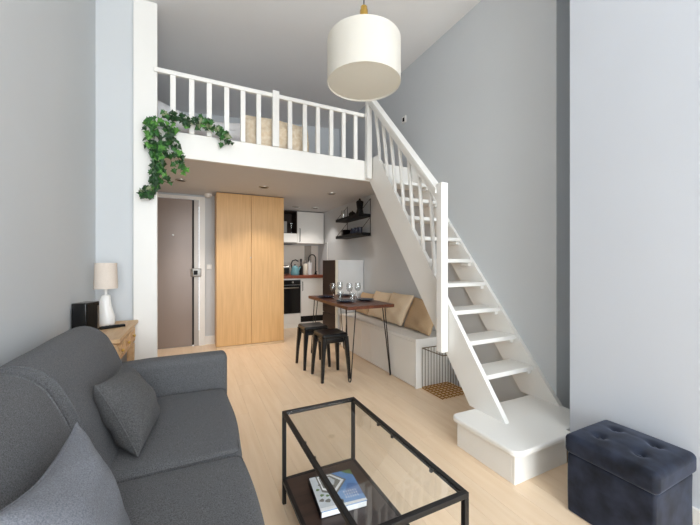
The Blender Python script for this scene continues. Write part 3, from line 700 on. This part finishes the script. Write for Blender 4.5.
tag(MB().lathe((2.21, 4.82, 1.905), [(.03,0),(.036,.14),(.034,.14),(.028,.006),(.0005,.005)], 18).build('glass_vase', 'drink_glass', None, True), 'clear glass vase at the far end of the upper wall shelf', 'vase')
for i in range(4):
    tag(MB().lathe((2.23, 4.73, 1.632+.022*i), [(.04,0),(.045,.004),(.085,.018),(.087,.0215),(.08,.0215),(.04,.007),(.0005,.006)], 20).build('bowl', 'black', None, True), ('bottom black dish of the stack on the lower wall shelf', 'second black dish from the bottom of the lower shelf stack', 'third black dish from the bottom of the lower shelf stack', 'top black dish of the stack on the lower wall shelf')[i], 'dish', 'dishes stacked on the lower wall shelf')
for i, y in enumerate((4.47, 4.36, 4.25)):
    m_ = thing('mug', ('dark blue mug next to the dish stack on the lower wall shelf', 'dark blue mug in the middle of three on the lower shelf', 'dark blue mug nearest the stairs on the lower wall shelf')[i], 'mug', (2.22, y, 1.632), 'dark blue mugs on the lower wall shelf')
    MB().lathe((2.22, y, 1.632), [(.034,0),(.04,.006),(.04,.088),(.036,.088),(.036,.01),(.0005,.008)], 18).build('body', 'mug', m_, True)
    MB().tube([(2.19, y-.03, 1.70), (2.165, y-.045, 1.70), (2.16, y-.048, 1.675), (2.165, y-.045, 1.65), (2.19, y-.03, 1.65)], .005, 6).build('handle', 'mug', m_, True)

# ------------------------------------------------------------------ kitchen
YF = 5.83
k = thing('kitchen_base_cabinet', 'white kitchen base cabinet with plain door beside the oven', 'cabinet', (2.06, 6.05, 0))
MB().box(1.812, XW-.005, YF+.02, 6.295, .0, .905).build('carcass', 'white', k)
dd = MB().bevbox(1.815, 2.262, YF, YF+.02, .205, .90, .002).build('door', 'white_gloss', k)
MB().tube([(1.845, YF-.001, .84), (1.845, YF-.02, .84), (1.845, YF-.02, .68), (1.845, YF-.001, .68)], .006, 6).build('handle', 'black_metal', dd)
MB().bevbox(1.815, 2.262, YF+.006, YF+.02, .092, .198, .002).build('recess_strip', 'black', k)
MB().bevbox(1.815, 2.262, YF, YF+.02, .0, .088, .002).build('plinth', 'white', k)
MB().bevbox(2.266, XW-.005, YF, YF+.02, 0, .90, .002).build('filler_panel', 'white', k)
k = thing('oven', 'black built-in oven under the kitchen worktop', 'oven', (1.51, 6.05, 0))
MB().box(1.205, 1.810, YF+.02, 6.295, 0, .905).build('housing', 'white', k)
MB().bevbox(1.21, 1.806, YF, YF+.02, .79, .878, .002).build('control_panel', 'black_gloss', k)
od = MB().bevbox(1.21, 1.806, YF-.004, YF+.02, .268, .785, .003).build('oven_door', 'black_gloss', k)
MB().tube([(1.26, YF-.004, .738), (1.26, YF-.04, .738), (1.76, YF-.04, .738), (1.76, YF-.004, .738)], .009, 8).build('handle', 'steel', od, True)
for x in (1.30, 1.42, 1.66): MB().lathe((0,0,0), [(.016,0),(.016,.014),(.012,.018)], 14).xf(Matrix.Translation((x, YF, .835)) @ Matrix.Rotation(PI/2, 4, 'X')).build('knob', 'steel', k, True)
MB().bevbox(1.21, 1.806, YF, YF+.02, .092, .262, .002).build('drawer_front', 'white_gloss', k)
MB().bevbox(1.21, 1.806, YF, YF+.02, .0, .088, .002).build('plinth', 'white', k)
tag(MB().bevbox(1.202, XW-.003, YF-.02, 6.299, .907, .960, .004).build('worktop', 'worktop', None), 'reddish brown wooden kitchen worktop', 'worktop')
YU = 5.95
k = thing('wall_cabinet', 'white wall cabinet with black bar handle above the sink', 'cabinet', (2.06, 6.12, 1.565))
MB().box(1.782, 2.318, YU+.018, 6.298, 1.565, 2.165).build('carcass', 'white', k)
dd = MB().bevbox(1.782, 2.31, YU, YU+.018, 1.565, 2.16, .002).build('door', 'white_gloss', k)
MB().tube([(1.83, YU, 1.84), (1.83, YU-.02, 1.84), (1.83, YU-.02, 1.60), (1.83, YU, 1.60)], .006, 6).build('handle', 'black_metal', dd)
k = thing('open_cabinet', 'dark brown open niche cabinet above the cooker with white drawer below', 'cabinet', (1.49, 6.12, 1.575))
MB().box(1.21, 1.778, 6.28, 6.298, 1.745, 2.165).build('back_panel', 'fridge_front', k)
for a, b_ in ((1.21, 1.228), (1.762, 1.778)): MB().box(a, b_, YU+.01, 6.28, 1.745, 2.165).build('side_panel', 'fridge_front', k)
MB().box(1.228, 1.762, YU+.01, 6.28, 2.15, 2.165).build('top_panel', 'fridge_front', k)
MB().box(1.21, 1.778, YU+.018, 6.298, 1.575, 1.745).build('drawer_box', 'white', k)
MB().bevbox(1.21, 1.778, YU, YU+.018, 1.58, 1.745, .002).build('drawer_front', 'white_gloss', k)
k = thing('microwave', 'black microwave inside the dark niche above the cooker', 'microwave', (1.42, 6.1, 1.746))
MB().bevbox(1.235, 1.60, 6.0, 6.27, 1.746, 1.98, .004).build('casing', 'black', k)
MB().bevbox(1.24, 1.50, 5.99, 6.0, 1.76, 1.97, .003).build('door', 'black_gloss', k)
MB().bevbox(1.51, 1.595, 5.99, 6.0, 1.76, 1.97, .003).build('control_panel', 'grey_trim', k)
tag(MB().lathe((1.69, 6.05, 1.746), [(.03,0),(.004,.006),(.004,.08),(.03,.10),(.037,.14),(.032,.20),(.031,.20),(.036,.14),(.029,.102),(.0005,.09)], 18).build('niche_glass', 'drink_glass', None, True), 'stemmed glass beside the microwave in the dark niche', 'glass')
k = thing('cooker_hood', 'slim grey cooker hood under the white drawer', 'hood', (1.49, 6.1, 1.545))
MB().bevbox(1.215, 1.775, YU+.01, 6.295, 1.555, 1.574, .003).build('hood_body', 'grey_trim', k); MB().bevbox(1.30, 1.70, 6.0, 6.25, 1.545, 1.555, .002).build('filter', 'black_metal', k)
k = thing('backsplash', 'pale backsplash panels behind the worktop', 'backsplash', (1.77, 6.29, .961))
for a, b_, m in ((1.205, 2.03, 'splash'), (2.034, 2.17, 'splash_grey'), (2.174, 2.325, 'splash')): MB().box(a, b_, 6.285, 6.2995, .961, 1.54).build('panel', m, k)
k = thing('toaster', 'small silver toaster at the left end of the worktop', 'toaster', (1.55, 6.0, .96))
MB().rbox((1.55, 6.02, 1.055), (.20, .17, .17), .025, 3).build('body', 'steel', k, True)
MB().bevbox(1.48, 1.62, 5.928, 5.936, .99, 1.10, .002).build('front_panel', 'black', k)
for x in (1.50, 1.60): MB().lathe((x, 6.02, .96), [(.012,0),(.012,.012)], 8).build('foot', 'black', k)
for y in (5.99, 6.05): MB().box(1.48, 1.62, y-.012, y+.012, 1.139, 1.142).build('slot', 'black', k)
k = thing('kettle', 'teal kettle with black handle beside the toaster', 'kettle', (1.745, 5.98, .96))
MB().lathe((1.745, 5.98, .96), [(.075,0),(.08,.012),(.082,.05),(.07,.12),(.055,.16),(.03,.18),(.0005,.185)], 24).build('body', 'teal', k, True)
MB().lathe((1.745, 5.98, 1.14), [(.012,0),(.012,.012),(.016,.02),(.008,.03)], 12).build('lid_knob', 'black', k, True)
MB().tube([(1.69, 5.98, 1.08), (1.67, 5.98, 1.17), (1.70, 5.98, 1.235), (1.76, 5.98, 1.25), (1.81, 5.98, 1.22)], .010, 8).build('handle', 'black', k, True)
MB().tube([(1.80, 5.98, 1.03), (1.84, 5.98, 1.10), (1.855, 5.98, 1.12)], [.018,.012,.010], 8).build('spout', 'teal', k, True)
k = thing('soap_bottle', 'slim black bottle between the kettle and the white canister', 'bottle', (1.885, 6.05, .96))
MB().lathe((1.885, 6.05, .96), [(.034,0),(.036,.01),(.036,.16),(.014,.19),(.012,.25),(.016,.255),(.016,.285),(.0005,.288)], 16).build('body', 'black', k, True)
MB().lathe((1.885, 6.05, 1.235), [(.018,0),(.018,.03),(.012,.035)], 12).build('cap', 'black', k, True)
k = thing('canister', 'tall cream canister on the worktop beside the tap', 'canister', (1.985, 6.08, .96))
MB().lathe((1.985, 6.08, .96), [(.045,0),(.046,.01),(.046,.21),(.043,.215)], 22).build('body', 'cream', k, True)
MB().lathe((1.985, 6.08, 1.176), [(.043,0),(.040,.012),(.016,.016),(.022,.045),(.012,.06),(.0005,.062)], 18).build('lid', 'grey_trim', k, True)
k = thing('tap', 'black gooseneck kitchen tap at the sink', 'tap', (2.19, 6.05, .96))
MB().tube([(2.20, 6.1, .96), (2.20, 6.1, 1.27)]+[(2.125+.075*math.cos(a*PI/10), 6.1-.02*a/10, 1.27+.085*math.sin(a*PI/10)) for a in range(1, 11)]+[(2.05, 6.08, 1.22)], .0105, 10).build('spout', 'black_metal', k, True)
MB().lathe((2.20, 6.1, .96), [(.028,0),(.026,.02),(.018,.03),(.018,.06)], 16).build('base', 'black_metal', k, True)
MB().tube([(2.20, 6.09, 1.0), (2.20, 6.03, 1.03)], .007, 8).build('lever', 'black_metal', k, True)
k = thing('paper_towel', 'white paper towel roll standing behind the tap', 'paper towel', (2.10, 6.18, .96))
MB().lathe((2.10, 6.18, .96), [(.06,0),(.06,.01),(.05,.012),(.05,.24),(.012,.242),(.010,.275),(.0005,.28)], 24).build('roll', 'paper', k, True)
tag(MB().tube([(XW-.006, 6.0, 1.580), (XW-.006, 5.795, 1.580), (XW-.006, 5.795, 1.0)], .006, 6).build('cable_duct', 'white', None), 'thin white cable duct running down the wall beside the cabinet', 'cable duct')

# ------------------------------------------------------------------ bed in the loft
bd = thing('loft_bed', 'low mattress with white bedding on the loft', 'bed', (.2, 4.0, 2.30))
MB().rbox((.17, 4.15, 2.39), (1.88, 1.40, .18), .05, 3).build('mattress', 'bedding', bd, True)
def dv(x, y, z, a, b_, c):
    z2 = z+(.018*math.sin(7*x+2*y)+.012*math.sin(11*y-3*x)+.15*math.exp(-((x+.62)/.34)**2)*math.exp(-((y+.35)/.5)**2) if c > 0 else 0)
    return (x, y, z2)
MB().rbox((.12, 4.13, 2.51), (1.84, 1.44, .20), .07, 4, 24, dv).build('duvet', 'bedding', bd, 'all')
pillow('bed_pillow', 'blanket', (.78, 3.295, 2.465), (.64,.0,-.02), (0,.05,.34), .19, 'beige pillow lying on the loft bed behind the railing', 'pillow', seed=31, seam=False, wr=.010, pinch=-.03)
